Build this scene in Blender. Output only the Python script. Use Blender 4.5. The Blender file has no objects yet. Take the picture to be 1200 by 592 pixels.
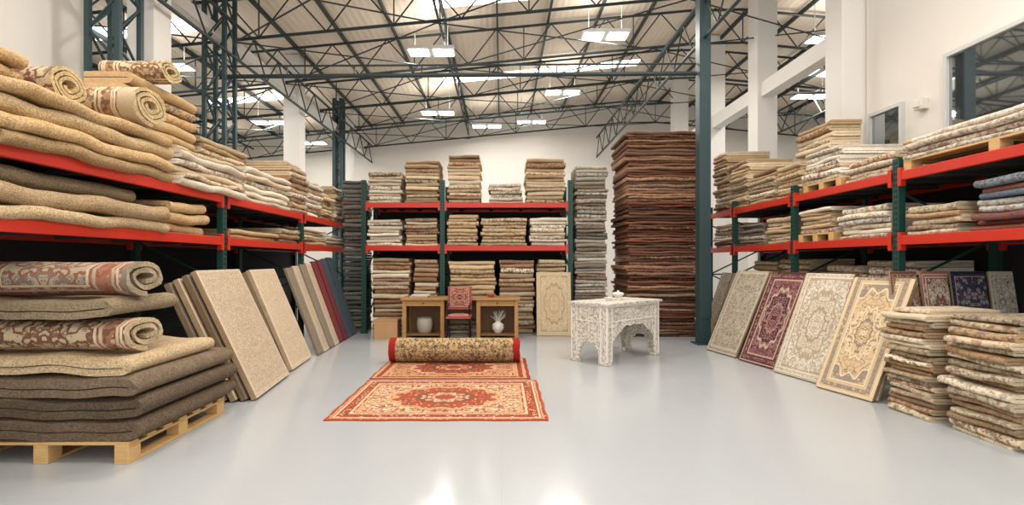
import bpy, bmesh, math, random
from mathutils import Vector
random.seed(7)
scene=bpy.context.scene
COL=scene.collection

def lin(c):
    o=[]
    for v in c[:3]:
        v=v/255.0
        o.append(v/12.92 if v<=0.04045 else ((v+0.055)/1.055)**2.4)
    return (o[0],o[1],o[2],1.0)

# ------------------------------------------------------------------ materials
class NT:
    def __init__(s,name):
        s.mat=bpy.data.materials.new(name); s.mat.use_nodes=True
        s.nt=s.mat.node_tree; s.b=s.nt.nodes['Principled BSDF']
    def n(s,t): return s.nt.nodes.new(t)
    def l(s,a,b): s.nt.links.new(a,b)
    def put(s,sock,v):
        if isinstance(v,bpy.types.NodeSocket): s.l(v,sock)
        else: sock.default_value=v
    def m(s,op,a,b=0.0,c=None):
        k=s.n('ShaderNodeMath'); k.operation=op
        s.put(k.inputs[0],a); s.put(k.inputs[1],b)
        if c is not None: s.put(k.inputs[2],c)
        return k.outputs[0]
    def mix(s,f,a,b,bt='MIX'):
        k=s.n('ShaderNodeMix'); k.data_type='RGBA'; k.blend_type=bt
        s.put(k.inputs[0],f); s.put(k.inputs[6],a); s.put(k.inputs[7],b)
        return k.outputs[2]
    def noise(s,vec,scale,detail=2.0,rough=.5):
        k=s.n('ShaderNodeTexNoise'); k.inputs['Scale'].default_value=scale
        k.inputs['Detail'].default_value=detail; k.inputs['Roughness'].default_value=rough
        if vec is not None: s.l(vec,k.inputs['Vector'])
        return k.outputs[0]
    def vor(s,vec,scale):
        k=s.n('ShaderNodeTexVoronoi'); k.inputs['Scale'].default_value=scale
        s.l(vec,k.inputs['Vector']); return k.outputs['Distance']
    def obj(s): return s.n('ShaderNodeTexCoord').outputs['Object']
    def bump(s,h,strength,dist=0.01):
        k=s.n('ShaderNodeBump'); k.inputs['Strength'].default_value=strength
        k.inputs['Distance'].default_value=dist
        s.l(h,k.inputs['Height']); s.l(k.outputs[0],s.b.inputs['Normal'])

def pmat(name,col,rough=.6,metal=0.0,var=.06,scale=6.0,bump=0.0,bscale=80):
    t=NT(name); o=t.obj()
    nz=t.noise(o,scale,4)
    f=t.m('MULTIPLY_ADD',nz,2*var,1-var)
    k=t.n('ShaderNodeVectorMath'); k.operation='SCALE'
    k.inputs[0].default_value=lin(col)[:3]; t.l(f,k.inputs['Scale'])
    t.l(k.outputs[0],t.b.inputs['Base Color'])
    t.b.inputs['Roughness'].default_value=rough; t.b.inputs['Metallic'].default_value=metal
    if bump: t.bump(t.noise(o,bscale,3),bump)
    return t.mat

def emat(name,col,st):
    t=NT(name); t.b.inputs['Base Color'].default_value=lin(col)
    t.b.inputs['Emission Color'].default_value=lin(col); t.b.inputs['Emission Strength'].default_value=st
    return t.mat

def wood_mat(name,c1,c2):
    t=NT(name); o=t.obj()
    mp=t.n('ShaderNodeMapping'); mp.inputs['Scale'].default_value=(3,14,14); t.l(o,mp.inputs[0])
    nz=t.noise(mp.outputs[0],3,6,.6)
    t.l(t.mix(nz,lin(c1),lin(c2)),t.b.inputs['Base Color'])
    t.b.inputs['Roughness'].default_value=.6; t.bump(nz,.25,.004)
    return t.mat

def textile_mat(name,mscale=13.0,bmp=.6,fs=110,lo=.35,amp=1.3,bd=.012):
    # colour per folded carpet comes from mesh attributes, pattern is procedural
    t=NT(name); o=t.obj()
    a=t.n('ShaderNodeAttribute'); a.attribute_name='Col'
    c=t.n('ShaderNodeAttribute'); c.attribute_name='Acc'
    v=t.vor(o,mscale*2.0); n1=t.noise(o,mscale*1.6,3,.6)
    m1=t.m('LESS_THAN',v,.3); m2=t.m('GREATER_THAN',n1,.54)
    mm=t.m('MAXIMUM',m1,m2); mm=t.m('MULTIPLY',mm,c.outputs['Alpha'])
    colr=t.mix(mm,a.outputs['Color'],c.outputs['Color'])
    n2=t.noise(o,mscale*2.3,2); m3=t.m('MULTIPLY',t.m('GREATER_THAN',n2,.6),t.m('MULTIPLY',c.outputs['Alpha'],.5))
    colr=t.mix(m3,colr,lin((66,52,48)))
    fine=t.noise(o,fs,3,.7)
    sp=t.m('MULTIPLY_ADD',fine,amp,lo)
    med=t.m('MULTIPLY_ADD',t.noise(o,9,3),.4,.8)
    k=t.n('ShaderNodeVectorMath'); k.operation='SCALE'; t.l(colr,k.inputs[0]); t.l(t.m('MULTIPLY',sp,med),k.inputs['Scale'])
    t.l(k.outputs[0],t.b.inputs['Base Color'])
    t.b.inputs['Roughness'].default_value=.95; t.b.inputs['Specular IOR Level'].default_value=.15
    t.bump(fine,bmp,bd)
    return t.mat

def rug_mat(name,W,H,field,border,c1,c2,edge,bw=.16,med=True,sc=1.0,mcol=None,a=.28,b=.3,solid=False,sat=.88,vin=.03):
    t=NT(name); uv=t.n('ShaderNodeUVMap'); sx=t.n('ShaderNodeSeparateXYZ'); t.l(uv.outputs[0],sx.inputs[0])
    field,border,c1,c2,edge=[lin(q) for q in (field,border,c1,c2,edge)]
    mcol=lin(mcol) if mcol else border
    cu=t.m('SUBTRACT',sx.outputs[0],W/2); cv=t.m('SUBTRACT',sx.outputs[1],H/2)
    au=t.m('ABSOLUTE',cu); av=t.m('ABSOLUTE',cv)
    d=t.m('MINIMUM',t.m('SUBTRACT',W/2,au),t.m('SUBTRACT',H/2,av))
    cb=t.n('ShaderNodeCombineXYZ'); t.l(au,cb.inputs[0]); t.l(av,cb.inputs[1]); vec=cb.outputs[0]
    v=t.vor(vec,13*sc); v2=t.vor(vec,24*sc); nz=t.noise(vec,9*sc,1.5)
    m1=t.m('LESS_THAN',v,.30); m2=t.m('LESS_THAN',v,.14)
    ring=t.m('LESS_THAN',t.m('ABSOLUTE',t.m('SUBTRACT',v,.42)),.035)
    vine=t.m('LESS_THAN',t.m('ABSOLUTE',t.m('SUBTRACT',nz,.5)),vin)
    small=t.m('LESS_THAN',v2,.2)
    F=t.mix(small,field,c2); F=t.mix(vine,F,c2); F=t.mix(ring,F,c1); F=t.mix(m1,F,c1); F=t.mix(m2,F,field)
    B=t.mix(small,border,field); B=t.mix(vine,B,c2); B=t.mix(m1,B,field); B=t.mix(m2,B,c2)
    if solid: B=border
    out=F
    if med:
        A=W*a; Bb=H*b
        xu=t.m('DIVIDE',cu,A); xv=t.m('DIVIDE',cv,Bb)
        e=t.m('SQRT',t.m('ADD',t.m('MULTIPLY',xu,xu),t.m('MULTIPLY',xv,xv)))
        th=t.m('ARCTAN2',xv,xu)
        e=t.m('MULTIPLY',e,t.m('MULTIPLY_ADD',t.m('COSINE',t.m('MULTIPLY',th,12.0)),.07,1.0))
        M=t.mix(m1,mcol,field); M=t.mix(vine,M,c2); M=t.mix(m2,M,c1)
        out=t.mix(t.m('LESS_THAN',e,1.0),out,M)
        out=t.mix(t.m('LESS_THAN',t.m('ABSOLUTE',t.m('SUBTRACT',e,1.0)),.05),out,edge)
        out=t.mix(t.m('LESS_THAN',e,.5),out,F)
        out=t.mix(t.m('LESS_THAN',t.m('ABSOLUTE',t.m('SUBTRACT',e,.5)),.05),out,c2)
        out=t.mix(t.m('LESS_THAN',e,.2),out,M)
        out=t.mix(t.m('GREATER_THAN',e,1.75),out,B)
        out=t.mix(t.m('LESS_THAN',t.m('ABSOLUTE',t.m('SUBTRACT',e,1.75)),.04),out,edge)
    out=t.mix(t.m('LESS_THAN',d,bw),out,B)
    if not solid:
        for f,w,c in ((1.0,.010,edge),(.82,.012,field),(.30,.010,field),(.18,.008,edge)):
            out=t.mix(t.m('LESS_THAN',t.m('ABSOLUTE',t.m('SUBTRACT',d,bw*f)),w*min(1,bw/.14)),out,c)
        out=t.mix(t.m('LESS_THAN',d,.014),out,mcol)
    hs=t.n('ShaderNodeHueSaturation');hs.inputs['Saturation'].default_value=sat;t.put(hs.inputs['Color'],out);out=hs.outputs[0]
    o=t.obj(); fine=t.noise(o,140,3,.7)
    k=t.n('ShaderNodeVectorMath'); k.operation='SCALE'; t.l(out,k.inputs[0])
    t.l(t.m('MULTIPLY_ADD',fine,.9,.55),k.inputs['Scale'])
    t.l(k.outputs[0],t.b.inputs['Base Color'])
    t.b.inputs['Roughness'].default_value=.95; t.b.inputs['Specular IOR Level'].default_value=.15
    t.bump(fine,.4,.006)
    return t.mat

TEX=textile_mat('carpet_textile')
TEXB=textile_mat('carpet_textile_jute',7.0,.9,75,-.15,2.3,.02)
GREEN=pmat('rack_green_paint',(22,66,58),.45,.1)
RED=pmat('rack_red_beam_paint',(192,44,24),.4,.05)
DECK=pmat('rack_deck_steel',(80,78,76),.6,.3)
SHADEP=pmat('rack_shade_sheet',(24,25,26),.8)  # near-black colour that paints the shade at the back of the bays
STEEL=pmat('dark_structural_steel',(44,56,58),.5,.2)
STEELC=pmat('column_green_steel',(44,66,70),.5,.2)
HOLE=pmat('slot_dark',(10,16,16),.8)
PINE=wood_mat('pallet_pine',(218,182,124),(186,144,90))
OAK=wood_mat('table_oak',(190,146,88),(144,102,56))
OAKD=wood_mat('table_brown_wood',(140,100,62),(104,72,44))
WALL=pmat('wall_white_paint',(224,219,212),.8,0,.02,1.0)
COLW=pmat('column_white_paint',(226,223,218),.7,0,.02,2.0)
BLACK=pmat('black_metal',(22,22,24),.4,.4)
WHITEP=pmat('white_plastic',(218,214,206),.5)
WICKER=pmat('grey_wicker',(166,156,142),.8,0,.25,40)

# ------------------------------------------------------------------ mesh builder
class MB:
    def __init__(s): s.v=[];s.f=[];s.c=[];s.a=[];s.m=[];s.uv=[]
    def face(s,idx,mat=0,col=(.5,.5,.5,1),acc=(0,0,0,0),uv=None):
        s.f.append(idx);s.m.append(mat);s.c.append(col);s.a.append(acc);s.uv.append(uv)
    def box(s,x0,x1,y0,y1,z0,z1,mat=0,fn=None,col=(.5,.5,.5,1),acc=(0,0,0,0)):
        b=len(s.v)
        for z in (z0,z1):
            for x,y in ((x0,y0),(x1,y0),(x1,y1),(x0,y1)):
                p=(x,y,z)
                s.v.append(tuple(fn(*p)) if fn else p)
        for q in ((0,3,2,1),(4,5,6,7),(0,1,5,4),(1,2,6,5),(2,3,7,6),(3,0,4,7)):
            s.face([b+i for i in q],mat,col,acc)
    def tube(s,p1,p2,r,mat=0,n=6,r2=None,cap=True):
        p1=Vector(p1);p2=Vector(p2);d=(p2-p1).normalized()
        u=d.orthogonal().normalized(); w=d.cross(u); r2=r if r2 is None else r2
        b=len(s.v)
        for p,rr in ((p1,r),(p2,r2)):
            for i in range(n):
                an=2*math.pi*(i+.5)/n
                s.v.append(tuple(p+u*math.cos(an)*rr+w*math.sin(an)*rr))
        for i in range(n): s.face([b+i,b+(i+1)%n,b+n+(i+1)%n,b+n+i],mat)
        if cap:
            s.face([b+i for i in range(n)][::-1],mat); s.face([b+n+i for i in range(n)],mat)
    def strip(s,path,t,L,fn,nseg=4,col=(.5,.5,.5,1),acc=(0,0,0,0),mo=0,mi=None,me=None,icol=None,v0=0.0,center=None):
        """thick cloth: 2D path (p,q) given thickness t, extruded L; fn(s,p,q)->xyz"""
        mi=mo if mi is None else mi; me=mo if me is None else me; icol=icol or col
        n=len(path); out=[];inn=[];arc=[0]
        for i in range(n):
            a=path[max(0,i-1)];b=path[min(n-1,i+1)]
            dx,dy=b[0]-a[0],b[1]-a[1];k=math.hypot(dx,dy) or 1
            nx,ny=dy/k,-dx/k
            out.append((path[i][0]+nx*t/2,path[i][1]+ny*t/2)); inn.append((path[i][0]-nx*t/2,path[i][1]-ny*t/2))
            if i: arc.append(arc[-1]+math.hypot(path[i][0]-path[i-1][0],path[i][1]-path[i-1][1]))
        if v0=='end': v0=-arc[-1]
        elif isinstance(v0,str): v0=float(v0)-arc[-1]
        base=len(s.v); R=2*n
        for j in range(nseg+1):
            ss=L*j/nseg
            for p,q in out+inn: s.v.append(tuple(fn(ss,p,q)))
        for j in range(nseg):
            s0=L*j/nseg;s1=L*(j+1)/nseg; A=base+j*R;B=A+R
            for i in range(n-1):
                uv=[(s0,v0+arc[i]),(s0,v0+arc[i+1]),(s1,v0+arc[i+1]),(s1,v0+arc[i])]
                s.face([A+i,A+i+1,B+i+1,B+i],mo,col,acc,uv)
                s.face([A+n+i,B+n+i,B+n+i+1,A+n+i+1],mi,icol,acc if icol==col else (0,0,0,0),[uv[0],uv[3],uv[2],uv[1]])
            for i in (0,n-1):
                s.face([A+i,B+i,B+n+i,A+n+i] if i==0 else [A+i,A+n+i,B+n+i,B+i],me,icol)
        for j in (0,nseg):
            A=base+j*R
            for i in range(n-1):
                q=[A+i,A+n+i,A+n+i+1,A+i+1]
                s.face(q if j==0 else q[::-1],me,icol)
    def build(s,name,mats,parent=None,smooth=None,bevel=0,loc=None):
        me=bpy.data.meshes.new(name)
        xs=[v[0] for v in s.v];ys=[v[1] for v in s.v];zs=[v[2] for v in s.v]
        if loc is None: loc=((min(xs)+max(xs))/2,(min(ys)+max(ys))/2,min(zs))
        me.from_pydata([(v[0]-loc[0],v[1]-loc[1],v[2]-loc[2]) for v in s.v],[],s.f)
        for m in mats: me.materials.append(m)
        me.polygons.foreach_set('material_index',s.m)
        ca=me.attributes.new('Col','FLOAT_COLOR','CORNER'); aa=me.attributes.new('Acc','FLOAT_COLOR','CORNER')
        uvl=me.uv_layers.new(name='UVMap')
        cd=[];ad=[];ud=[]
        for f,c,a,u in zip(s.f,s.c,s.a,s.uv):
            for k in range(len(f)):
                cd.extend(c);ad.extend(a);ud.extend(u[k] if u else (0,0))
        ca.data.foreach_set('color',cd);aa.data.foreach_set('color',ad);uvl.data.foreach_set('uv',ud)
        bm=bmesh.new();bm.from_mesh(me);bmesh.ops.recalc_face_normals(bm,faces=bm.faces);bm.to_mesh(me);bm.free()
        if smooth:
            me.polygons.foreach_set('use_smooth',[True]*len(me.polygons)); me.set_sharp_from_angle(angle=math.radians(smooth))
        ob=bpy.data.objects.new(name,me);COL.objects.link(ob);ob.location=loc
        if parent: ob.parent=parent; ob.matrix_parent_inverse=parent.matrix_world.inverted()
        if bevel:
            md=ob.modifiers.new('bevel','BEVEL');md.width=bevel;md.segments=2;md.limit_method='ANGLE'
        return ob

def empty(name,loc):
    e=bpy.data.objects.new(name,None);COL.objects.link(e);e.location=loc;e.empty_display_size=.2
    bpy.context.view_layer.update();return e

# ------------------------------------------------------------------ carpets
P={
 'beige':[(206,184,150),(192,168,132),(216,198,168),(180,154,120),(202,178,142)],
 'tan':[(200,168,124),(190,158,116),(210,180,136)],
 'cream':[(224,213,196),(214,200,178),(220,208,186),(202,184,156),(228,220,205)],
 'mixed':[(208,188,156),(186,160,128),(222,209,187),(164,140,112),(154,122,94),(200,182,156)],
 'brown':[(116,99,82),(104,89,74),(128,111,92)],
 'grey2':[(156,138,112),(170,152,124)],
 'darkred':[(118,76,58),(98,62,50),(150,112,88),(82,56,46),(166,136,108),(110,82,66),(130,88,68),(92,72,60)],
 'grey':[(172,166,154),(134,128,118),(188,182,168),(112,106,96),(160,146,128)],
 'dgrey':[(92,92,90),(104,104,100),(78,80,80),(124,120,112)],
 'sage':[(210,191,162),(190,174,146),(166,144,118),(220,204,178),(174,144,110),(198,182,156)],
 'blue':[(150,160,168),(98,110,128),(196,190,178),(140,84,74),(176,174,166),(84,92,106)],
}
ACC=[(144,76,54),(108,82,60),(92,96,104),(154,116,78),(76,66,62)]
def stack(name,x0,x1,y0,y1,z0,H,n,pal,face,acc=.3,jit=.02,lenjit=.03,mat=None,nseg=5,plies=2,sag=.006,seed=None,gap=.86):
    """pile of folded carpets; face: '+x','-x','-y' = side the folds look to"""
    rnd=random.Random(seed if seed is not None else hash((round(x0,2),round(y0,2),round(z0,2),n)))
    mb=MB(); z=z0
    hs=[rnd.uniform(.75,1.3) for _ in range(n)]; k=H/sum(hs); hs=[h*k for h in hs]
    for h in hs:
        if face in('+x','-x'): D=x1-x0;L=y1-y0
        else: D=y1-y0;L=x1-x0
        dj=rnd.uniform(-jit,jit); l0=rnd.uniform(0,lenjit); l1=rnd.uniform(0,lenjit)
        q=h/(2*plies); t=h/plies*gap
        path=[]
        D2=D-jit
        for i in range(plies):
            zc=q*(2*i+1)
            near=D2-q*1.2+dj
            if i%2==0:
                path+= [(0.02,zc),(D2*.5,zc),(near,zc)]
                if i<plies-1:
                    for a in (-60,-30,0,30,60):
                        r=math.radians(a);path.append((near+math.cos(r)*q,zc+q+math.sin(r)*q))
            else:
                path+=[(near,zc),(D2*.5,zc),(.02,zc)]
        a1=rnd.uniform(0,6);a2=rnd.uniform(0,6);a3=rnd.uniform(0,6);rot=rnd.uniform(-.02,.02)
        def fn(s,p,qq,z=z,a1=a1,a2=a2,a3=a3,rot=rot,l0=l0,l1=l1):
            u=s/L; ss=l0+u*(L-l0-l1)
            pp=p+(rot*(ss-L/2)*2+.010*math.sin(ss*5+a1)+.005*math.sin(ss*13+a3))*(p/D)
            zz=z+qq+sag*(math.sin(ss*7+a2)+.5*math.sin(ss*15+a3))*(p/D)-sag*(p/D)
            if face=='+x': return (x0+pp,y0+ss,zz)
            if face=='-x': return (x1-pp,y0+ss,zz)
            return (x0+ss,y1-pp,zz)
        c=rnd.choice(P[pal]); f=rnd.uniform(.88,1.08); c=lin([min(255,v*f) for v in c])
        ac=lin(rnd.choice(ACC)); al=0.0
        if rnd.random()<acc*1.3: al=rnd.uniform(.35,.85)
        mb.strip(path,t,L,fn,nseg,c,(ac[0],ac[1],ac[2],al))
        z+=h
    return mb.build(name,[mat or TEX],smooth=45)

def spiral(a,b,t,turns_pitch=1.12,end=-math.pi/2,sgn=1,step=16,rin=.03):
    rout=b-t/2; turns=(rout-rin)/(t*turns_pitch); tot=turns*2*math.pi
    n=max(12,int(turns*step)); path=[]
    ex=a/b
    for i in range(n+1):
        th=tot*i/n; r=rin+(rout-rin)*i/n
        an=end-sgn*(tot-th)
        path.append((math.cos(an)*r*ex,math.sin(an)*r*(1+.03*math.sin(3*an))))
    return path

def rolled(name,x0,x1,yc,z0,a,b,t,outmat,incol=(200,184,158),nseg=8,wob=.008,ang=0,col=(190,170,140),acc=0,v0=0,sgn=1,inner=None,tp=1.12):
    mb=MB(); L=x1-x0; path=spiral(a,b,t,tp,sgn=sgn)
    s1,s2=random.uniform(0,6),random.uniform(0,6)
    def fn(s,p,q):
        X=x0+s+.012*math.sin(q*30+p*20)*(s/L); Y=yc+p+wob*math.sin(s*4+s1); Z=z0+b+q+.5*wob*math.sin(s*6+s2)*(q/b)
        return (X,Y+ang*(s-L/2),Z)
    c=lin(col);mb.strip(path,t*.93,L,fn,nseg,c,(.3,.1,.06,acc),0,1,1,lin(incol),v0)
    return mb.build(name,[outmat,inner or TEXB],smooth=50)

def lean(name,p1,p2,top,H,t,mat,back=(150,130,105),sub=None):
    mb=MB();p1=Vector((p1[0],p1[1],0));p2=Vector((p2[0],p2[1],0))
    up=Vector((top[0],top[1],H)); e=(p2-p1); nrm=e.cross(up).normalized()
    if nrm.dot(Vector((top[0],top[1],0)))<0: nrm=-nrm
    W=e.length;HH=up.length
    dz=0.0
    if nrm.z<0: dz=-nrm.z*t
    off=Vector((0,0,dz))
    A=[p1+off,p2+off,p2+up+off,p1+up+off];B=[q+nrm*t for q in A]
    mb.v=[tuple(q) for q in A+B]
    c=lin(back)
    mb.face([0,1,2,3],0,c,uv=[(0,0),(W,0),(W,HH),(0,HH)])
    for q in ((4,7,6,5),(0,4,5,1),(1,5,6,2),(2,6,7,3),(3,7,4,0)): mb.face(list(q),1,c)
    return mb.build(name,[mat,TEX],bevel=.008)

# ------------------------------------------------------------------ room
def roofz(x): return 6.85+.095*x if x<=5 else 7.325-.095*(x-5)
XL,XR,YB,YF=-12.0,13.0,18.6,-5.0
t=NT('floor_epoxy');o=t.obj()
nz=t.noise(o,.5,3);n2=t.noise(o,2.5,4,.5)
cr=t.mix(nz,lin((168,172,175)),lin((174,178,181)))
br=t.n('ShaderNodeTexBrick');t.l(o,br.inputs['Vector']);br.inputs['Scale'].default_value=1.0
br.inputs['Brick Width'].default_value=4.0;br.inputs['Row Height'].default_value=4.0;br.inputs['Mortar Size'].default_value=.003;br.offset=0
cr=t.mix(t.m('MULTIPLY',br.outputs['Fac'],.12),cr,lin((130,135,138)))
t.l(cr,t.b.inputs['Base Color']);t.l(t.m('MULTIPLY_ADD',n2,.08,.14),t.b.inputs['Roughness']);t.bump(t.noise(o,1.5,2),.02,.01)
FLOOR=t.mat
mb=MB();mb.box(XL,XR,YF,YB,-.15,0);mb.build('floor',[FLOOR],loc=(0,0,0))
t=NT('roof_panels');o=t.obj()
wv=t.n('ShaderNodeTexWave');wv.inputs['Scale'].default_value=2.2;wv.bands_direction='X';t.l(o,wv.inputs[0])
t.l(t.mix(t.noise(o,1.2,3),lin((226,209,188)),lin((238,225,208))),t.b.inputs['Base Color']);t.b.inputs['Roughness'].default_value=.7
t.bump(wv.outputs[1],.5,.02);ROOF=t.mat
SKY=emat('skylight_panel',(255,255,252),3.4)
mb=MB()
strips=[(10.2,10.75),(14.7,15.2),(3.2,3.8),(6.6,7.1)]
xs=[XL,-8.5,-6.0,-1.7,4.0,5.0,8.3,10.3,XR]
ysb=sorted(set([YF,YB]+[v for s in strips for v in s]))
for i in range(len(xs)-1):
    for j in range(len(ysb)-1):
        a,b=xs[i],xs[i+1];c,d=ysb[j],ysb[j+1]
        sk=any(abs(c-s[0])<1e-6 for s in strips) and i in (1,3,6)
        k=len(mb.v)
        mb.v+=[(a,c,roofz(a)),(b,c,roofz(b)),(b,d,roofz(b)),(a,d,roofz(a)),(a,c,roofz(a)+.12),(b,c,roofz(b)+.12),(b,d,roofz(b)+.12),(a,d,roofz(a)+.12)]
        m=1 if sk else 0
        mb.face([k,k+1,k+2,k+3],m);mb.face([k+4,k+7,k+6,k+5],0)
mb.build('ceiling',[ROOF,SKY],loc=(0,0,6.5))
mb=MB()
for a,b in ((XL,5.0),(5.0,XR)):
    k=len(mb.v)
    for y in (YB,YB+.2): mb.v+=[(a,y,0),(b,y,0),(b,y,roofz(b)),(a,y,roofz(a))]
    mb.face([k,k+1,k+2,k+3]);mb.face([k+4,k+5,k+6,k+7]);mb.face([k+3,k+2,k+6,k+7])
mb.build('wall_back',[WALL],loc=(0,YB,0))
mb=MB();mb.box(XL-.2,XL,YF,YB,0,roofz(XL));mb.build('wall_left_far',[WALL])
mb=MB();mb.box(XR,XR+.2,YF,YB,0,roofz(XR));mb.build('wall_right_far',[WALL])
mb=MB();mb.box(-5.8,-5.6,YF,6.9,0,roofz(-5.6)-.02);mb.build('wall_left',[WALL])
mb=MB();mb.box(5.7,5.9,YF,8.0,0,roofz(5.9)-.05);mb.build('wall_right',[WALL])

def wcol(x,y,w=.42):
    mb=MB();mb.box(x-w/2,x+w/2,y-w/2,y+w/2,0,roofz(x)-.02);mb.box(x-w/2-.03,x+w/2+.03,y-w/2-.03,y+w/2+.03,0,.12)
    mb.build('white_column',[COLW],bevel=.01)
for y in (8.25,10.9,13.4,16.0): wcol(5.55,y)
for y in (7.3,12.4,16.6): wcol(-5.02,y,.38)
mb=MB();mb.box(5.42,5.68,8.47,YB,4.85,5.15);mb.build('trim_1',[COLW])
mb=MB();mb.box(-5.15,-4.9,7.5,YB,5.3,5.5);mb.build('trim_2',[COLW])

GLASS=NT('window_glass');GLASS.b.inputs['Base Color'].default_value=lin((168,176,180));GLASS.b.inputs['Roughness'].default_value=.03
GLASS.b.inputs['Metallic'].default_value=.92
WFR=pmat('window_frame_grey',(196,198,196),.5)
def window(n,y0,y1,z0,z1,mull):
    mb=MB();X=5.70;f=.05
    mb.box(X-.02,X,y0,y1,z0,z1,0)
    for a,b,c,d in ((y0-f,y0,z0-f,z1+f),(y1,y1+f,z0-f,z1+f),(y0,y1,z0-f,z0),(y0,y1,z1,z1+f)): mb.box(X-.06,X,a,b,c,d,1)
    for m in mull: mb.box(X-.05,X-.005,m-.02,m+.02,z0,z1,1)
    mb.build('window_%d'%n,[GLASS.mat,WFR])
window(1,3.9,6.5,3.1,4.0,(5.2,));window(2,7.28,7.85,3.05,3.62,())
mb=MB();mb.box(5.60,5.70,6.83,6.97,3.45,3.6);mb.box(5.56,5.62,6.86,6.94,3.48,3.57);mb.build('wall_speaker_box',[WHITEP],bevel=.01)

# ------------------------------------------------------------------ roof steel
def truss(y,x0,x1,depth,name,r=.04):
    mb=MB();n=int(round((x1-x0)/1.25));pts=[x0+(x1-x0)*i/n for i in range(n+1)]
    zt=lambda x:roofz(x)-.16
    zb=lambda x:roofz(x)-.16-depth
    for i in range(n):
        a,b=pts[i],pts[i+1];m=(a+b)/2
        mb.tube((a,y,zt(a)),(b,y,zt(b)),r);mb.tube((a,y,zb(a)),(b,y,zb(b)),r)
        mb.tube((a,y,zb(a)),(m,y,zt(m)),r*.5);mb.tube((m,y,zt(m)),(b,y,zb(b)),r*.5)
        if i%2==0: mb.tube((a,y,zb(a)),(a,y,zt(a)),r*.45)
    mb.build(name,[STEEL],smooth=40)
for y in (2.0,4.4,7.0,9.4,11.6,13.8,16.0,18.2): truss(y,XL+.1,XR-.1,.75,'roof_truss',.030)
mb=MB()
x=XL+.4
while x<XR:
    mb.box(x-.02,x+.02,YF,YB-.02,roofz(x)-.14,roofz(x)-.04);x+=1.15
mb.build('roof_purlins',[STEEL])
mb=MB()
def lattice_long(x,z0,z1,y0,y1,r=.03,st=1.0):
    n=int((y1-y0)/st)
    for i in range(n):
        a=y0+(y1-y0)*i/n;b=y0+(y1-y0)*(i+1)/n;m=(a+b)/2
        mb.tube((x,a,z0),(x,b,z0),r);mb.tube((x,a,z1),(x,b,z1),r)
        mb.tube((x,a,z0),(x,m,z1),r*.5);mb.tube((x,m,z1),(x,b,z0),r*.5)
lattice_long(3.44,5.2,5.9,4.0,YB-.05);lattice_long(-4.7,5.0,5.6,4.0,YB-.05);lattice_long(-1.2,6.0,6.55,7.0,YB-.05,.025);lattice_long(9,5.6,6.3,4.0,YB-.05);lattice_long(-9,4.9,5.5,6.0,YB-.05)
for (xa,xb) in ((-4.9,-1.2),(-1.2,3.44),(3.44,9),(-9,-4.9)):
    ys=[7.0,9.4,11.6,13.8,16.0,18.2]
    for i in range(5):
        za=roofz(xa)-.95;zb=roofz(xb)-.95
        mb.tube((xa,ys[i],za),(xb,ys[i+1],zb),.014);mb.tube((xa,ys[i+1],za),(xb,ys[i],zb),.014)
mb.build('roof_bracing_lattice',[STEEL],smooth=40)
mb=MB();x,y=3.44,8.75;q=.095
mb.box(x-q,x+q,y-q,y-q+.015,0,roofz(x)-.1);mb.box(x-q,x+q,y+q-.015,y+q,0,roofz(x)-.1);mb.box(x-.012,x+.012,y-q+.015,y+q-.015,0,roofz(x)-.1)
mb.box(x-q,x-q+.015,y-q+.015,y+q-.015,0,roofz(x)-.1)
mb.box(x-.16,x+.16,y-.16,y+.16,0,.02)
mb.box(x-q-.01,x+q+.01,y-q-.012,y-q,.45,1.5);mb.build('steel_column',[STEELC])
mb=MB()
mb.tube((-4.9,8.9,4.62),(3.33,8.75,4.62),.04)
n=14
for i in range(n):
    a=-4.9+8.2*i/n
    if i%2==0: mb.tube((a,8.9,4.62),(a,8.9,4.8),.012)
mb.tube((-4.9,8.9,4.8),(3.33,8.78,4.8),.018)
mb.build('tie_beam',[STEEL],smooth=40)
def latcol(x,y,w=.36,r=.04):
    mb=MB();z1=roofz(x)-.1;h=w/2
    for dx in (-h,h):
        for dy in (-h,h): mb.box(x+dx-r,x+dx+r,y+dy-r,y+dy+r,0,z1)
    z=.1;s=1
    while z<z1-.45:
        for dy in (-h,h): mb.tube((x-h*s,y+dy,z),(x+h*s,y+dy,z+.42),.018)
        for dx in (-h,h): mb.tube((x+dx,y-h*s,z),(x+dx,y+h*s,z+.42),.018)
        z+=.42;s=-s
    mb.build('lattice_steel_column',[STEELC])
latcol(-4.95,6.55,.38,.03);latcol(-4.9,8.9,.34,.03);latcol(-4.9,15.4,.2,.05)

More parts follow.
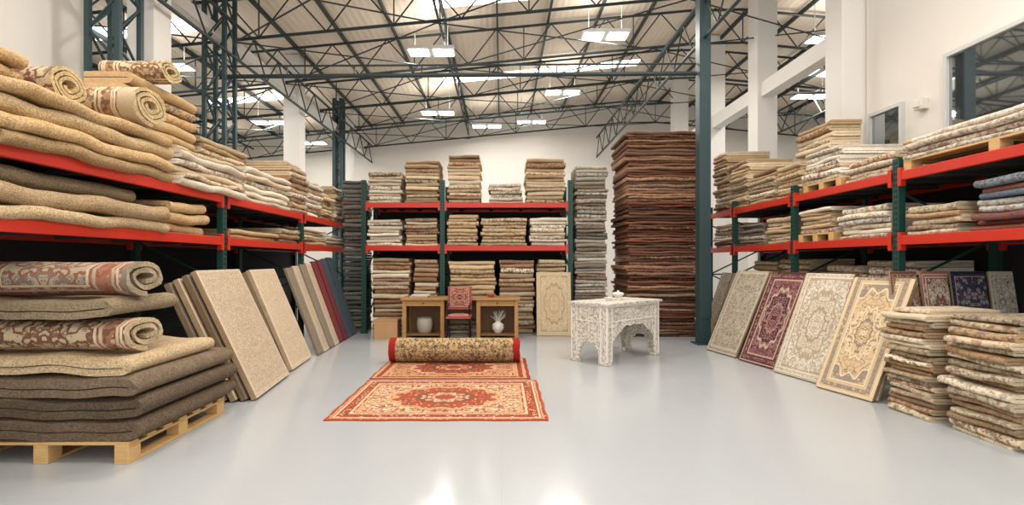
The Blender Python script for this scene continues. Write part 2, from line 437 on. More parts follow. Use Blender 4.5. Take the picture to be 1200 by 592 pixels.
# ------------------------------------------------------------------ lamps
LAMP=emat('lamp_diffuser',(255,250,240),9.0)
HOUS=pmat('lamp_housing',(200,200,198),.5)
def lamp(x,y,power,drop=.85,up=0):
    z=roofz(x)-drop
    e=empty('ceiling_lamp',(x,y,z))
    mb=MB();mb.box(x-.5,x+.5,y-.22,y+.22,z,z+.07)
    for dx in (-.35,.35): mb.tube((x+dx,y,z+.07),(x+dx,y,roofz(x+dx)),.008)
    mb.build('housing',[HOUS],parent=e)
    mb=MB()
    for dx in (-.26,.26): mb.box(x+dx-.2,x+dx+.2,y-.18,y+.18,z-.012,z-.001)
    mb.build('diffuser',[LAMP],parent=e)
    for nm,pw,zz,rx in (('lamp_light',power,z-.03,0),('ceiling_fill_light',up,z+.085,math.pi)):  # second, upward light is added above the housing to brighten the ceiling
        if pw<=0: continue
        li=bpy.data.lights.new(nm,'AREA');li.shape='RECTANGLE';li.size=.95;li.size_y=.4;li.energy=pw;li.color=(1,.94,.865)
        lo=bpy.data.objects.new(nm,li);COL.objects.link(lo);lo.location=(x,y,zz);lo.rotation_euler=(rx,0,0);lo.parent=e;lo.matrix_parent_inverse=e.matrix_world.inverted()
for x,y in ((-1.5,10.9),(2.2,10.9),(7.2,11.2),(-6.8,10.4),(-1.9,15.2),(1.7,14.4),(1.0,17.2),(-.5,17.2),(-6.6,14.6),(-9.4,17.2),(-6.4,17.2),(8.8,14.6)):
    lamp(x,y,75 if y<17 else 14,up=(9 if y<17 else 4))
for x,y in ((-1.8,6.0),(2.2,6.0),(-1.8,2.2),(2.2,2.2),(0,-1.5),(-4.3,4.0),(4.5,4.0)): lamp(x,y,64 if y>0 else 90,.6)  # out-of-view lamps added overhead and behind the camera to light the scene

# ------------------------------------------------------------------ racks
def rack(name,mp,us,D,levels,top,loc,back=True):
    e=empty(name,loc)
    def bx(mb,u0,u1,w0,w1,z0,z1,m=0): mb.box(u0,u1,w0,w1,z0,z1,m,fn=mp)
    for i,u in enumerate(us):
        mb=MB()
        for w in (0.0,D-.07):
            bx(mb,u-.045,u+.045,w,w+.07,0,top);bx(mb,u-.07,u+.07,w-.02,w+.09,0,.012)
            z=.1
            while z<top-.05:
                ww=w-.0015 if w==0 else w+.0715
                bx(mb,u-.022,u-.008,ww-.001,ww+.001,z,z+.028,1);bx(mb,u+.008,u+.022,ww-.001,ww+.001,z,z+.028,1);z+=.06
        z=.15;s=0
        while z<top-.5:
            a,b=(.035,D-.035) if s==0 else (D-.035,.035)
            mb.tube(mp(u,a,z),mp(u,b,z+.5),.014);mb.tube(mp(u,.035,z),mp(u,D-.035,z),.014);z+=.5;s=1-s
        mb.build('upright_%d'%(i+1),[GREEN,HOLE],parent=e)
    mb=MB()
    for lv in levels:
        for i in range(len(us)-1):
            for w0 in (-.012,D-.04):
                bx(mb,us[i]+.045,us[i+1]-.045,w0,w0+.05,lv-.04,lv+.055)
                for q in (us[i]+.045,us[i+1]-.09): bx(mb,q,q+.045,w0-.008,w0+.055,lv-.1,lv+.09)
    mb.build('beams',[RED],parent=e,bevel=.004)
    mb=MB()
    for lv in levels:
        for i in range(len(us)-1):
            bx(mb,us[i]+.05,us[i+1]-.05,.04,D-.045,lv+.02,lv+.054)
            for k in range(4):
                uu=us[i]+(us[i+1]-us[i])*(k+.5)/4; bx(mb,uu-.03,uu+.03,.04,D-.045,lv-.02,lv+.02)
    mb.build('decks',[DECK],parent=e)
    if back:
        mb=MB();bx(mb,us[0],us[-1],D,D+.01,0,levels[-1]);mb.build('shade_sheet',[SHADEP],parent=e)  # added dark sheet, stands in for the shade under the shelves
    return e
LF=-3.3;LD=1.1;L1,L2=1.64,2.14
rack('pallet_rack',lambda u,w,z:(LF-w,u,z),[3.2,6.1,8.5,10.8],LD,[L1,L2],2.32,(LF-.5,7,0))
RF=4.2;R1,R2=1.62,2.30
rack('pallet_rack',lambda u,w,z:(RF+w,u,z),[3.3,5.46,7.4,9.3,10.4],1.1,[R1,R2],2.5,(RF+.5,7,0))
B0=10.0;B1,B2=1.66,2.50
rack('pallet_rack',lambda u,w,z:(u,B0+w,z),[-2.7,-1.16,1.34],1.0,[B1,B2],3.0,(-.7,10.5,0))

def pallet(x0,x1,y0,y1,z0,along='x',h=.135):
    mb=MB();W=x1-x0;Dp=y1-y0
    tb=.02
    if along=='x':
        for k in range(3):
            xa=x0+(W-.1)*k/2
            mb.box(xa,xa+.1,y0,y1,z0,z0+tb)
            mb.box(xa,xa+.1,y0,y1,z0+h-2*tb,z0+h-tb)
            for j in range(3):
                ya=y0+(Dp-.12)*j/2;mb.box(xa,xa+.1,ya,ya+.12,z0+tb,z0+h-2*tb)
        nb=7
        for k in range(nb):
            ya=y0+(Dp-.1)*k/(nb-1);mb.box(x0,x1,ya,ya+.1,z0+h-tb,z0+h)
    else:
        for k in range(3):
            ya=y0+(Dp-.1)*k/2
            mb.box(x0,x1,ya,ya+.1,z0,z0+tb);mb.box(x0,x1,ya,ya+.1,z0+h-2*tb,z0+h-tb)
            for j in range(3):
                xa=x0+(W-.12)*j/2;mb.box(xa,xa+.12,ya,ya+.1,z0+tb,z0+h-2*tb)
        nb=7
        for k in range(nb):
            xa=x0+(W-.1)*k/(nb-1);mb.box(xa,xa+.1,y0,y1,z0+h-tb,z0+h)
    return mb.build('wooden_pallet',[PINE],bevel=.003)

# ---- front-left pile on pallet: big folded carpets with the fold rounded towards the aisle
def bigfold(name,x0,x1,y0,y1,z0,hs,pal,seed,xj=.05,curl=0):
    rnd=random.Random(seed);mb=MB();z=z0
    for h in hs:
        c=rnd.choice(P[pal]);c=lin(c);r=h/4;t=h/2*.84;near=x1-x0-r*1.2-rnd.uniform(0,xj)
        N=14
        path=[(near*i/N,r) for i in range(N+1)]
        for a in (-60,-30,0,30,60):
            q=math.radians(a);path.append((near+math.cos(q)*r*1.25,2*r+math.sin(q)*r))
        path+=[(near*(1-i/N),3*r) for i in range(N+1)]
        L=y1-y0-rnd.uniform(0,.05);a1,a2=rnd.uniform(0,6),rnd.uniform(0,6);yo=rnd.uniform(0,.03);rt=rnd.uniform(-.015,.015)
        def fn(s,p,q,z=z,a1=a1,a2=a2,yo=yo,L=L,h=h,rt=rt):
            u=s/L;ed=min(u,1-u)*L
            sq=1-.16*max(0,1-ed/.07)**2          # plush edge compresses toward the rim
            zz=z+h/2+(q-h/2)*sq
            zz+=.010*math.sin(p*6+a1)+.006*math.sin(p*13+a2)-.012*(u<.5)*max(0,1-ed/.08)
            yy=y0+yo+s+.010*math.sin(p*5+a2)+.010*math.sin(q*90+a1)+rt*(p-.6)
            return (x0+p,yy,zz)
        mb.strip(path,t,L,fn,18,c,(0,0,0,0));z+=h
    return mb.build(name,[TEXB],smooth=50)
pallet(-3.80,-2.58,3.54,4.76,0,'x',.15)
bigfold('folded_carpet_stack',-3.82,-2.50,3.53,4.80,.155,(.15,.15,.15),'brown',3)
bigfold('folded_carpet_stack',-3.82,-2.60,3.56,4.62,.61,(.13,),'beige',5)
RM1=rug_mat('rug_rust_slate',1.12,1.55,(170,152,126),(156,96,70),(120,112,102),(138,84,60),(192,172,142),.26,False,1.3,(124,118,108),vin=.06)
RM2=rug_mat('rug_rust_cream',1.14,1.4,(192,170,134),(156,102,72),(132,102,76),(122,76,56),(206,188,156),.22,False,1.4,(180,156,122),vin=.06)
RM3=rug_mat('rug_tan_brown',1.0,1.4,(200,172,132),(158,118,82),(140,106,74),(120,86,58),(206,188,156),.2,False,1.5,(182,158,124),vin=.06)
rolled('rolled_carpet',-3.80,-2.66,3.84,.745,.27,.130,.036,RM2,(194,174,140),14,.01,v0='1.32',tp=1.15)
bigfold('folded_carpet_stack',-3.82,-2.72,3.56,4.30,1.0,(.14,),'grey2',8)
rolled('rolled_carpet',-3.82,-2.68,3.86,1.145,.27,.142,.040,RM1,(174,156,130),14,.01,v0='1.5',tp=1.15)

# ---- left rack, upper level
d2=L2+.055;d1=L1+.055
stack('folded_carpet_stack',-4.3,-3.20,3.26,5.08,d2,.45,4,'tan','+x',0,.04,.06,TEXB,14,2,.014,seed=11,gap=.88)
rolled('rolled_carpet',-4.35,-3.22,4.70,d2+.445,.27,.185,.036,RM3,(206,180,136),12,.008,v0='1.3',tp=1.15)
rolled('rolled_carpet',-4.3,-3.45,4.10,d2+.445,.20,.165,.032,RM2,(206,180,134),10,.008,v0='1.3',tp=1.15)
stack('folded_carpet_stack',-4.3,-3.55,3.28,3.82,d2+.45,.30,3,'tan','+x',.3,.02,.03,TEXB,8,2,.01,seed=12)
stack('folded_carpet_stack',-4.38,-3.85,5.3,6.5,d2,1.2,10,'tan','+x',.25,.03,.05,TEX,8,seed=14)
rolled('rolled_carpet',-4.38,-3.7,5.75,d2+1.2,.22,.13,.026,RM3,(206,184,140),8,.008,v0='1.3')
stack('folded_carpet_stack',-3.82,-3.22,5.12,6.5,d2,.40,6,'cream','+x',.1,.05,.08,TEX,10,2,.012,seed=15)
stack('folded_carpet_stack',-3.95,-3.24,6.55,7.95,d2,.46,6,'cream','+x',.15,.05,.08,TEX,10,2,.012,seed=16)
stack('folded_carpet_stack',-4.35,-3.98,6.8,8.0,d2,.9,10,'beige','+x',.4,.03,.05,TEX,6,seed=17)
stack('folded_carpet_stack',-4.2,-3.26,8.0,8.7,d2,.80,10,'mixed','+x',.5,.07,.06,TEX,6,seed=18)
stack('folded_carpet_stack',-4.2,-3.28,8.75,9.45,d2,.62,8,'cream','+x',.4,.07,.06,TEX,6,seed=19)
stack('folded_carpet_stack',-4.2,-3.28,9.5,10.1,d2,.5,7,'beige','+x',.4,.05,.06,TEX,6,seed=119)
stack('folded_carpet_stack',-4.2,-3.28,10.15,10.75,d2,.72,9,'mixed','+x',.4,.05,.06,TEX,6,seed=20)
# lower level
stack('folded_carpet_stack',-4.3,-3.24,3.28,5.0,d1,.25,2,'beige','+x',0,.03,.05,TEXB,14,2,.012,seed=21)
stack('folded_carpet_stack',-4.3,-3.36,3.3,4.8,d1+.255,.13,1,'grey2','+x',0,.03,.05,TEXB,12,2,.006,seed=22)
stack('folded_carpet_stack',-4.3,-3.3,5.06,5.75,d1,.34,3,'tan','+x',0,.03,.05,TEXB,6,2,.012,seed=23)
stack('folded_carpet_stack',-4.2,-3.3,6.2,7.6,d1,.12,2,'tan','+x',0,.03,.05,TEX,6,seed=24)
stack('folded_carpet_stack',-4.2,-3.3,7.65,8.4,d1,.22,3,'mixed','+x',.4,.03,.05,TEX,6,seed=25)
stack('folded_carpet_stack',-4.2,-3.3,8.6,9.6,d1,.28,5,'beige','+x',.4,.03,.05,TEX,6,seed=26)
stack('folded_carpet_stack',-4.2,-3.3,9.7,10.7,d1,.24,4,'cream','+x',.4,.03,.05,TEX,6,seed=27)

stack('folded_carpet_stack',-3.20,-2.78,10.3,11.0,0,3.05,36,'dgrey','-y',.2,.02,.03,TEX,4,seed=30)

# ---- back rack
b2=B2+.055;b1=B1+.055
for i,(a,b,h,n,pl) in enumerate(((-2.64,-1.95,.62,9,'cream'),(-1.92,-1.22,.84,12,'mixed'),(-1.08,-.40,.95,13,'mixed'),(-.27,.42,.40,6,'cream'),(.45,1.26,.88,12,'beige'))):
    stack('folded_carpet_stack',a,b,10.02,10.8,b2,h,n,pl,'-y',.4,.04,.06,TEX,6,seed=40+i)
for i,(a,b,h,n,pl) in enumerate(((-2.64,-1.95,.52,8,'cream'),(-1.92,-1.22,.55,9,'mixed'),(-1.08,-.45,.62,9,'beige'),(-.42,.5,.55,8,'beige'),(.53,1.28,.56,8,'cream'))):
    stack('folded_carpet_stack',a,b,10.0,10.8,b1,h,n,pl,'-y',.35,.04,.06,TEX,6,seed=50+i)
for i,(a,b,h,n,pl) in enumerate(((-2.55,-1.78,1.48,18,'mixed'),(-1.75,-1.24,1.45,17,'mixed'),(-1.06,-.1,1.42,17,'beige'),(-.06,.66,1.44,17,'mixed'),(.69,1.26,1.45,18,'beige'))):
    stack('folded_carpet_stack',a,b,10.0,10.8,0,h,n,pl,'-y',.35,.04,.06,TEX,6,seed=60+i)
stack('folded_carpet_stack',1.42,2.08,9.95,10.8,0,3.28,48,'grey','-y',.5,.04,.06,TEX,5,seed=70)
stack('rug_tower_stack',2.28,3.72,9.5,10.75,0,3.85,72,'darkred','-y',.6,.05,.10,TEX,9,sag=.008,seed=71)

# ---- right rack
r2=R2+.055;r1=R1+.055
def onp(x0,x1,y0,y1,z0,h,n,pl,acc,seed,mat=None):
    pallet(x0,x1,y0,y1,z0,'y',.11)
    stack('folded_carpet_stack',x0-.02,x1,y0,y1,z0+.112,h,n,pl,'-x',acc,.03,.06,mat or TEX,9,seed=seed)
onp(4.22,5.2,3.4,5.38,r2,.24,4,'cream',.9,80)
stack('folded_carpet_stack',4.65,5.2,5.42,5.95,r2+.0,.46,6,'tan','-x',0,.03,.04,TEX,5,seed=81)
stack('folded_carpet_stack',4.24,4.62,5.55,6.35,r2,.27,4,'mixed','-x',.8,.03,.04,TEX,5,seed=82)
onp(4.24,5.1,6.4,7.2,r2,.42,7,'cream',.6,83)
stack('folded_carpet_stack',4.7,5.2,7.35,8.2,r2,1.1,14,'beige','-x',.5,.04,.06,TEX,5,seed=84)
stack('folded_carpet_stack',4.24,4.65,7.3,7.95,r2,.5,8,'beige','-x',.5,.04,.04,TEX,5,seed=85)
stack('folded_carpet_stack',4.24,4.66,8.02,8.8,r2,.55,9,'mixed','-x',.5,.04,.04,TEX,5,seed=86)
stack('folded_carpet_stack',4.24,5.1,8.9,9.6,r2,.85,12,'beige','-x',.5,.04,.06,TEX,5,seed=87)
stack('folded_carpet_stack',4.24,5.1,9.65,10.3,r2,1.15,15,'mixed','-x',.6,.04,.06,TEX,5,seed=88)
stack('folded_carpet_stack',4.2,5.1,3.42,4.62,r1,.46,8,'blue','-x',.9,.05,.08,TEX,9,seed=90)
stack('folded_carpet_stack',4.22,5.1,4.72,5.36,r1,.30,5,'sage','-x',.9,.04,.06,TEX,7,seed=91)
stack('folded_carpet_stack',4.22,5.1,5.6,6.45,r1,.38,6,'cream','-x',.6,.04,.06,TEX,7,seed=92)
onp(4.24,5.1,6.55,7.32,r1,.34,6,'mixed',.6,93)
stack('folded_carpet_stack',4.24,5.1,7.5,8.25,r1,.42,7,'beige','-x',.5,.04,.04,TEX,5,seed=94)
stack('folded_carpet_stack',4.24,5.1,8.35,9.2,r1,.38,7,'grey','-x',.5,.04,.04,TEX,5,seed=95)
stack('folded_carpet_stack',4.24,5.1,9.4,10.3,r1,.45,7,'mixed','-x',.5,.04,.04,TEX,5,seed=96)
stack('folded_carpet_stack',4.55,5.2,5.6,6.4,0,1.42,16,'cream','-x',.6,.03,.04,TEX,5,seed=97)
stack('folded_carpet_stack',4.55,5.2,6.5,7.3,0,1.36,16,'mixed','-x',.6,.03,.04,TEX,5,seed=98)
stack('folded_carpet_stack',4.5,5.2,7.5,8.3,0,1.45,17,'beige','-x',.6,.03,.04,TEX,5,seed=99)
stack('folded_carpet_stack',4.5,5.2,8.4,9.2,0,1.42,17,'sage','-x',.6,.03,.04,TEX,5,seed=100)

# ---- front right piles
stack('folded_rug_pile',3.66,4.38,4.42,4.98,0,.98,20,'sage','-x',.7,.05,.07,TEX,9,sag=.007,seed=110)
stack('folded_rug_pile',3.72,4.60,3.72,4.36,0,.97,18,'sage','-x',.7,.05,.08,TEX,10,sag=.008,seed=113)

# ---- leaning rugs, right
def rm(name,*a,**k): return rug_mat(name,*a,**k)
M_A=rm('rug_greige',.8,1.4,(172,160,140),(150,138,118),(142,128,108),(126,112,94),(188,176,156),.09,False,2.0)
M_B=rm('rug_maroon',.75,1.35,(98,42,52),(84,36,46),(136,90,92),(150,112,100),(180,152,128),.13,True,1.9,(76,36,46))
M_C=rm('rug_cream_floral',.8,1.35,(210,199,180),(196,182,156),(168,152,128),(160,142,118),(170,150,122),.1,True,1.9,(198,184,158))
M_D=rm('rug_dark_red',.7,1.3,(110,52,50),(84,40,40),(140,92,76),(66,38,38),(170,136,110),.1,False,1.6)
M_E=rm('rug_tan_border',.66,1.36,(204,172,126),(150,134,118),(200,168,124),(142,124,108),(214,194,158),.13,True,1.8,(212,184,140),a=.25,b=.2)
M_P=rm('rug_plain_beige',1.13,1.45,(198,178,150),(206,188,162),(176,154,126),(168,146,118),(184,164,136),.05,False,3.4,vin=.05)
M_P2=rm('rug_plain_sand',.93,1.42,(208,186,156),(214,194,166),(190,166,136),(184,160,130),(202,182,152),.05,False,3.4,vin=.05)
M_R=rm('rug_crimson',1.0,1.5,(122,42,48),(100,36,42),(108,38,44),(96,34,40),(116,40,46),.03,False,2)
M_BL=rm('rug_slate_blue',1.0,1.5,(80,94,108),(66,78,92),(70,84,98),(62,74,88),(84,98,112),.03,False,2)
M_G=rm('rug_grey_brown',1.0,1.5,(142,128,110),(126,112,96),(132,118,102),(120,106,92),(150,136,118),.05,False,2.4)
def leanR(mat,p1,p2,dx,H,t=.035,back=(150,130,105)): return lean('leaning_rug',p1,p2,(dx,0),H,t,mat,back)
leanR(M_A,(3.25,8.15),(3.38,7.42),.50,1.25)
leanR(M_G,(3.42,8.3),(3.50,7.6),.50,1.25)
leanR(M_B,(3.36,7.28),(3.50,6.62),.46,1.22)
leanR(M_D,(3.50,7.15),(3.60,6.62),.45,1.25)
leanR(M_C,(3.45,6.52),(3.60,5.84),.43,1.25)
leanR(M_D,(3.56,6.4),(3.67,5.84),.42,1.26)
leanR(M_G,(3.66,6.4),(3.75,5.84),.34,1.2)
leanR(M_E,(3.50,5.72),(3.67,5.08),.44,1.22)
leanR(M_P,(3.62,5.66),(3.74,5.10),.38,1.16)
for i,yy in enumerate((8.45,8.85)):
    leanR([M_G,M_A][i],(3.62,yy+.5),(3.62,yy),.4,1.2)
M_F1=rm('rug_rust_brown',.36,1.3,(150,100,78),(100,60,50),(114,68,58),(180,152,126),(190,172,144),.06,True,2.2)
M_F2=rm('rug_cream_red',.36,1.3,(208,196,176),(156,84,68),(150,92,74),(130,108,88),(130,78,64),.06,True,2.2)
M_F3=rm('rug_navy',.44,1.3,(44,58,90),(36,46,74),(160,162,166),(120,66,66),(184,176,160),.04,False,1.8)
M_F4=rm('rug_ivory',.5,1.3,(210,204,190),(196,186,168),(156,154,146),(140,122,102),(180,170,150),.06,True,2.0)
for i,(m,a,w) in enumerate(((M_F1,4.0,.28),(M_F2,4.31,.28),(M_F3,4.62,.36),(M_F4,5.01,.26))):
    lean('leaning_rug',(a,5.08),(a+w,5.08),(0,.2),1.30,.03,m)

# ---- leaning carpets, left
def leanL(mat,p1,p2,dx,H,t=.05,back=(150,128,100)): return lean('leaning_carpet',p1,p2,(-dx,0),H,t,mat,back)
for k in range(4):
    m=[M_P,M_G,M_P2,M_G][k]
    leanL(m,(-2.46-.09*k,5.15-.03*k),(-2.60-.09*k,6.28-.03*k),.62-.02*k,1.29-.04*k,.06,[(168,142,112),(130,108,84),(176,152,120),(140,118,94)][k])
for k in range(4):
    leanL([M_P2,M_P,M_G,M_P][k],(-2.66-.085*k,6.52),(-2.76-.085*k,7.45),.55-.03*k,1.28-.03*k,.06,[(190,166,134),(156,132,104),(206,182,146),(148,126,100)][k])
for k,(m,bk) in enumerate(((M_G,(130,114,96)),(M_P,(176,156,128)),(M_G,(120,106,92)),(M_P,(160,140,114)),(M_R,(110,38,42)),(M_R,(100,34,38)),(M_BL,(72,84,98)),(M_BL,(62,74,88)))):
    y0=7.62+k*.29
    leanL(m,(-2.72-.012*k,y0),(-2.72-.012*k-.04,y0+.42),.50,1.30+.025*k,.04,bk)

# ------------------------------------------------------------------ floor rugs and roll
def flat_rug(name,x0,x1,y0,y1,z,mat,t=.012):
    mb=MB();nx,ny=24,18
    def P_(i,j,top): 
        x=x0+(x1-x0)*i/nx;y=y0+(y1-y0)*j/ny
        ex=.006*math.sin(j*1.3)*(1 if i in(0,nx) else 0);ey=.005*math.sin(i*.9)*(1 if j in(0,ny) else 0)
        return (x+ex,y+ey,z+(t+.001*math.sin(i*.8)*math.sin(j*.7) if top else 0))
    for top in (1,0):
        for j in range(ny+1):
            for i in range(nx+1): mb.v.append(P_(i,j,top))
    N=(nx+1)*(ny+1)
    for j in range(ny):
        for i in range(nx):
            a=j*(nx+1)+i;q=[a,a+1,a+nx+2,a+nx+1]
            uv=[((x1-x0)*ii/nx,(y1-y0)*jj/ny) for ii,jj in ((i,j),(i+1,j),(i+1,j+1),(i,j+1))]
            mb.face(q,0,uv=uv);mb.face([N+k for k in q[::-1]],0,uv=uv[::-1])
    ring=[i for i in range(nx+1)]+[j*(nx+1)+nx for j in range(1,ny+1)]+[ny*(nx+1)+i for i in range(nx-1,-1,-1)]+[j*(nx+1) for j in range(ny-1,0,-1)]
    for a,b in zip(ring,ring[1:]+ring[:1]): mb.face([a,N+a,N+b,b],0,uv=[(0,0)]*4)
    return mb.build(name,[mat],smooth=30)
R_1=rm('persian_rug_red_cream',1.98,1.52,(204,176,144),(158,62,38),(172,94,64),(124,80,62),(192,150,110),.22,True,1.6,(168,74,48),a=.27,b=.27,sat=1.0,vin=.04)
R_2=rm('persian_rug_rust',1.9,1.3,(194,148,112),(150,58,38),(158,76,52),(104,66,52),(188,152,114),.16,True,1.7,(150,60,40),sat=1.0,vin=.04)
flat_rug('persian_rug',-1.57,.41,4.5,6.02,0,R_1)
flat_rug('persian_rug',-1.58,.34,6.10,7.40,0,R_2)
R_3=rm('rolled_rug_pattern',1.78,30,(180,154,114),(146,36,32),(118,90,64),(90,80,66),(200,176,130),.09,False,1.5,solid=True,sat=1.0)
rolled('rolled_persian_rug',-1.54,.24,7.1,.020,.172,.172,.02,R_3,(146,36,32),12,.004,v0=14.0)

# ------------------------------------------------------------------ furniture: kneehole desk
DH=.75;DY0,DY1=9.22,9.82
e=empty('wooden_desk',(-.75,9.5,0))
mb=MB();mb.box(-1.83,.33,DY0,DY1,DH-.045,DH);mb.build('top',[OAK],parent=e,bevel=.006)
legs=MB();pan=MB();shl=MB();kn=MB()
for x0,x1 in ((-1.80,-1.04),(-.46,.30)):
    for xa in (x0,x1-.07):
        for ya in (DY0+.03,DY1-.10): legs.box(xa,xa+.07,ya,ya+.07,0,DH-.045)
    legs.box(x0+.07,x1-.07,DY0+.045,DY0+.07,DH-.15,DH-.045)
    for xa in (x0+.02,x1-.045): pan.box(xa,xa+.025,DY0+.1,DY1-.1,.09,DH-.045)
    pan.box(x0+.07,x1-.07,DY1-.07,DY1-.045,.09,DH-.045)
    shl.box(x0+.045,x1-.045,DY0+.05,DY1-.08,.065,.09)
    kn.tube(((x0+x1)/2,DY0+.02,DH-.098),((x0+x1)/2,DY0+.045,DH-.098),.012,n=10)
pan.box(-1.04,-.46,DY1-.07,DY1-.045,.35,DH-.045)
legs.build('legs',[OAK],parent=e,bevel=.005);pan.build('panels',[OAKD],parent=e);shl.build('shelves',[OAKD],parent=e);kn.build('knobs',[BLACK],parent=e)
def lathe(mb,x,y,z,prof,n=20,mat=0,rip=0):
    b=len(mb.v)
    for j,(r,h) in enumerate(prof):
        for i in range(n):
            a=2*math.pi*i/n;rr=r+rip*(1 if (i+j)%2 else -1)
            mb.v.append((x+math.cos(a)*rr,y+math.sin(a)*rr,z+h))
    for j in range(len(prof)-1):
        for i in range(n):
            k=(i+1)%n;mb.face([b+j*n+i,b+j*n+k,b+(j+1)*n+k,b+(j+1)*n+i],mat)
    mb.face([b+i for i in range(n)][::-1],mat);mb.face([b+(len(prof)-1)*n+i for i in range(n)],mat)
mb=MB();lathe(mb,-1.42,9.45,.092,[(.10,0),(.125,.04),(.14,.1),(.145,.16),(.14,.22),(.13,.27),(.135,.28),(.12,.28),(.11,.05)],28,0,.003);mb.build('wicker_basket',[WICKER],smooth=30)
mb=MB();lathe(mb,-.07,9.45,.092,[(.06,0),(.07,.02),(.10,.06),(.11,.11),(.10,.16),(.055,.19),(.045,.21),(.055,.23),(.045,.23),(.035,.20)],24);mb.build('white_ceramic_vase',[WHITEP],smooth=40)
rr=random.Random(5);mb=MB()
for i in range(40):
    a=rr.uniform(0,6.28);q=rr.uniform(.04,.15);mb.tube((-.07,9.45,.29),(-.07+math.cos(a)*q,9.45+math.sin(a)*q,rr.uniform(.38,.52)),.004,n=4)
mb.build('dried_grass_stems',[WHITEP])
TERRA=pmat('terracotta_glaze',(190,106,66),.4)
mb=MB();lathe(mb,-.2,9.45,.75,[(.03,0),(.05,.01),(.08,.05),(.085,.06),(.078,.06),(.04,.02)]);mb.build('terracotta_bowl',[TERRA],smooth=40)
PAPER=pmat('paper_white',(222,220,212),.8)
mb=MB()
for i in range(4): mb.box(-1.68+.01*i,-1.36+.012*i,9.35-.01*i,9.58+.005*i,.75+.012*i,.761+.012*i)
mb.build('paper_stack',[PAPER])
CARD=pmat('cardboard',(184,144,100),.8)
mb=MB();mb.box(-2.32,-1.9,9.3,9.68,0,.33);mb.box(-2.115,-2.105,9.295,9.3,.0,.33)
mb.box(-2.33,-1.89,9.29,9.69,.33,.345);mb.build('cardboard_box',[CARD],bevel=.004)

# chair
e=empty('upholstered_chair',(-.745,8.95,0))
CH=rm('chair_kilim',.42,.44,(166,84,66),(160,58,48),(196,150,116),(84,52,50),(190,150,120),.05,False,3.0,vin=.05)
x0,x1,y0,y1=-.955,-.535,8.72,9.12
mb=MB()
for xa in (x0+.02,x1-.02):
    mb.tube((xa,y0+.02,0),(xa,y0+.03,.43),.014,n=10);mb.tube((xa,y1+.05,0),(xa,y1-.02,.45),.014,n=10);mb.tube((xa,y1-.02,.45),(xa,y1+.05,.96),.014,n=10)
    mb.tube((xa,y0+.02,.2),(xa,y1+.02,.2),.009,n=8)
    mb.tube((xa,y0+.03,.43),(xa,y0+.03,.64),.012,n=8);mb.tube((xa,y0+.02,.64),(xa,y1,.66),.016,n=8)
for yy_,z in ((y0+.02,.18),(y1+.03,.18),(y0+.03,.42),(y1-.02,.43)): mb.tube((x0+.02,yy_,z),(x1-.02,yy_,z),.011,n=8)
mb.build('frame',[BLACK],parent=e,smooth=40)
def pad(mb,fn,W,H,T,n=8):
    b=len(mb.v)
    for s in (0,1):
        for j in range(n+1):
            for i in range(n+1):
                u,v=i/n,j/n;th=T*(.55+.45*(1-abs(2*u-1)**3)*(1-abs(2*v-1)**3))
                mb.v.append(tuple(fn(u*W,v*H,th if s else 0)))
    N=(n+1)**2
    for j in range(n):
        for i in range(n):
            a=b+j*(n+1)+i;q=[a,a+1,a+n+2,a+n+1];uv=[(W*ii/n,H*jj/n) for ii,jj in ((i,j),(i+1,j),(i+1,j+1),(i,j+1))]
            mb.face([N+k for k in q],0,uv=uv);mb.face(q[::-1],0,uv=uv[::-1])
    ring=[i for i in range(n+1)]+[j*(n+1)+n for j in range(1,n+1)]+[n*(n+1)+i for i in range(n-1,-1,-1)]+[j*(n+1) for j in range(n-1,0,-1)]
    for p_,q_ in zip(ring,ring[1:]+ring[:1]): mb.face([b+p_,b+q_,b+N+q_,b+N+p_],0)
mb=MB();pad(mb,lambda u,v,w:(x0+u,y0+v,.43+w),.42,.40,.07);mb.build('seat',[CH],parent=e,smooth=60)
mb=MB();pad(mb,lambda u,v,w:(x0+u,y1-.03+v*.14-w,.56+v),.42,.40,.06);mb.build('backrest',[CH],parent=e,smooth=60)

M_PN=rm('rug_panel_beige',.67,1.22,(210,190,154),(200,176,138),(188,164,126),(184,158,120),(170,144,108),.08,True,2.2,(204,180,140))
lean('leaning_rug',(.66,9.66),(1.32,9.66),(0,.14),1.2,.03,M_PN)

# carved inlaid white table
t=NT('bone_inlay');o=t.obj()
v=t.vor(o,30);v2=t.vor(o,64);nz=t.noise(o,22,2)
m=t.m('MAXIMUM',t.m('LESS_THAN',t.m('ABSOLUTE',t.m('SUBTRACT',v,.36)),.055),t.m('LESS_THAN',v2,.16))
m=t.m('MAXIMUM',m,t.m('LESS_THAN',t.m('ABSOLUTE',t.m('SUBTRACT',nz,.5)),.02))
t.l(t.mix(m,lin((222,216,204)),lin((128,119,106))),t.b.inputs['Base Color']);t.b.inputs['Roughness'].default_value=.5
t.bump(m,-.5,.006);INLAY=t.mat
an=math.radians(42);ca,sa=math.cos(an),math.sin(an);AX,AY=1.41,6.85;TH=.84
def TM(u,v,z): return (AX+u*ca-v*sa,AY+u*sa+v*ca,z)
e=empty('carved_inlay_table',TM(.65,.32,0))
mb=MB();mb.box(-.04,1.32,-.04,.66,TH-.035,TH,0,fn=TM);mb.build('top',[INLAY],parent=e,bevel=.006)
mb=MB();mb.box(-.01,1.29,-.01,.63,TH-.06,TH-.035,0,fn=TM)
for a,b in ((.0,.012),(.098,.11),(1.17,1.182),(1.268,1.28)): mb.box(a,b,-.008,0,.05,TH-.06,0,fn=TM)
for a,b in ((.0,.012),(.098,.11),(.51,.522),(.608,.62)): mb.box(-.008,0,a,b,.05,TH-.06,0,fn=TM)
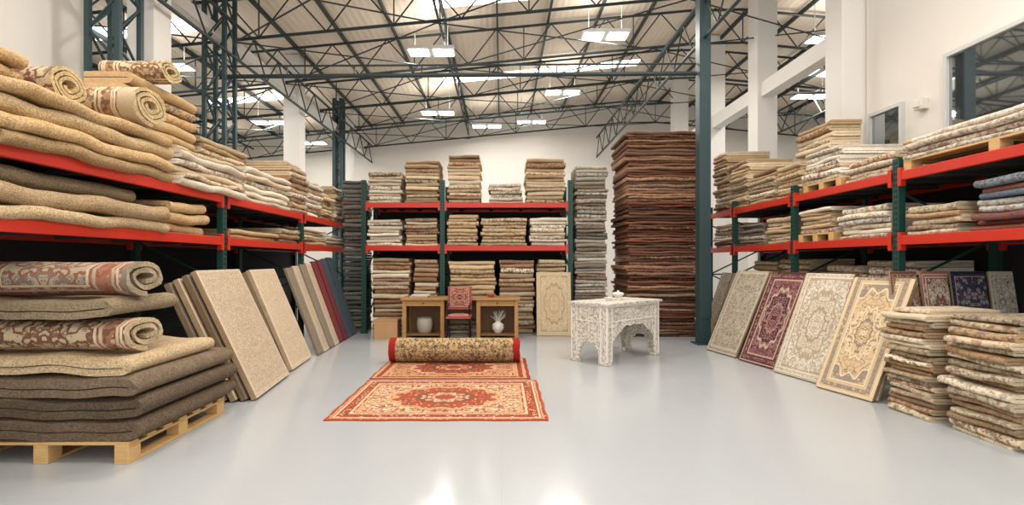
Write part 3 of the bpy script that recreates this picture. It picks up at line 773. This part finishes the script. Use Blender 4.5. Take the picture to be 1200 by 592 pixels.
mb.box(.11,1.17,-.008,0,TH-.26,TH-.245,0,fn=TM);mb.box(-.008,0,.11,.51,TH-.26,TH-.245,0,fn=TM)
mb.build('moulding',[COLW],parent=e)
def arch(mb,fn,L,leg,zarch,T=.03,n=40):
    b=len(mb.v)
    for i in range(n+1):
        s=i/n*L
        if s<leg or s>L-leg: z=0.0
        else:
            q=(s-leg)/(L-2*leg);w=1-abs(2*q-1)
            z=zarch*(.45+.55*min(1,w*1.6)**.6)+.02*abs(math.sin(q*math.pi*5)) if w>.02 else 0
        for d in (0,T):
            mb.v.append(fn(s,d,z));mb.v.append(fn(s,d,TH-.055))
    for i in range(n):
        a=b+4*i;c=a+4
        mb.face([a,c,c+1,a+1]);mb.face([a+2,a+3,c+3,c+2]);mb.face([a,a+2,c+2,c]);mb.face([a+1,c+1,c+3,a+3])
    mb.face([b,b+1,b+3,b+2]);k=b+4*n;mb.face([k,k+2,k+3,k+1])
mb=MB()
arch(mb,lambda s,d,z:TM(s,d,z),1.28,.11,.50);arch(mb,lambda s,d,z:TM(s,.62-d,z),1.28,.11,.50)
arch(mb,lambda s,d,z:TM(d,.031+s,z),.558,.11,.28);arch(mb,lambda s,d,z:TM(1.28-d,.031+s,z),.558,.11,.28)
mb.build('carved_sides',[INLAY],parent=e)
mb=MB()
for u,v in ((0,0),(1.2,0),(0,.54),(1.2,.54)): mb.box(u-.012,u+.092,v-.012,v+.092,0,.05,0,fn=TM)
mb.build('feet',[INLAY],parent=e,bevel=.01)
c=TM(.7,.32,0)
mb=MB();lathe(mb,c[0],c[1],TH,[(.05,0),(.055,.01),(.035,.03),(.075,.07),(.085,.09),(.07,.11),(.02,.115),(.015,.14)]);mb.build('white_ceramic_jar',[WHITEP],smooth=40)
c=TM(.45,.3,0)
mb=MB();lathe(mb,c[0],c[1],TH,[(.04,0),(.045,.02),(.07,.05),(.06,.05),(.03,.02)]);mb.build('white_ceramic_bowl',[WHITEP],smooth=40)

# ------------------------------------------------------------------ world, camera
w=bpy.data.worlds.new('world');scene.world=w;w.use_nodes=True
w.node_tree.nodes['Background'].inputs[0].default_value=(1,.985,.965,1);w.node_tree.nodes['Background'].inputs[1].default_value=1.3
cam=bpy.data.cameras.new('camera');co=bpy.data.objects.new('camera',cam);COL.objects.link(co)
co.location=(0,0,1.4);co.rotation_euler=(math.radians(90),0,0);cam.lens=18;cam.sensor_width=36
cam.shift_x=.010;cam.shift_y=.0092;cam.clip_start=.05;cam.clip_end=200
scene.camera=co
scene.view_settings.view_transform='Standard';scene.view_settings.exposure=.5
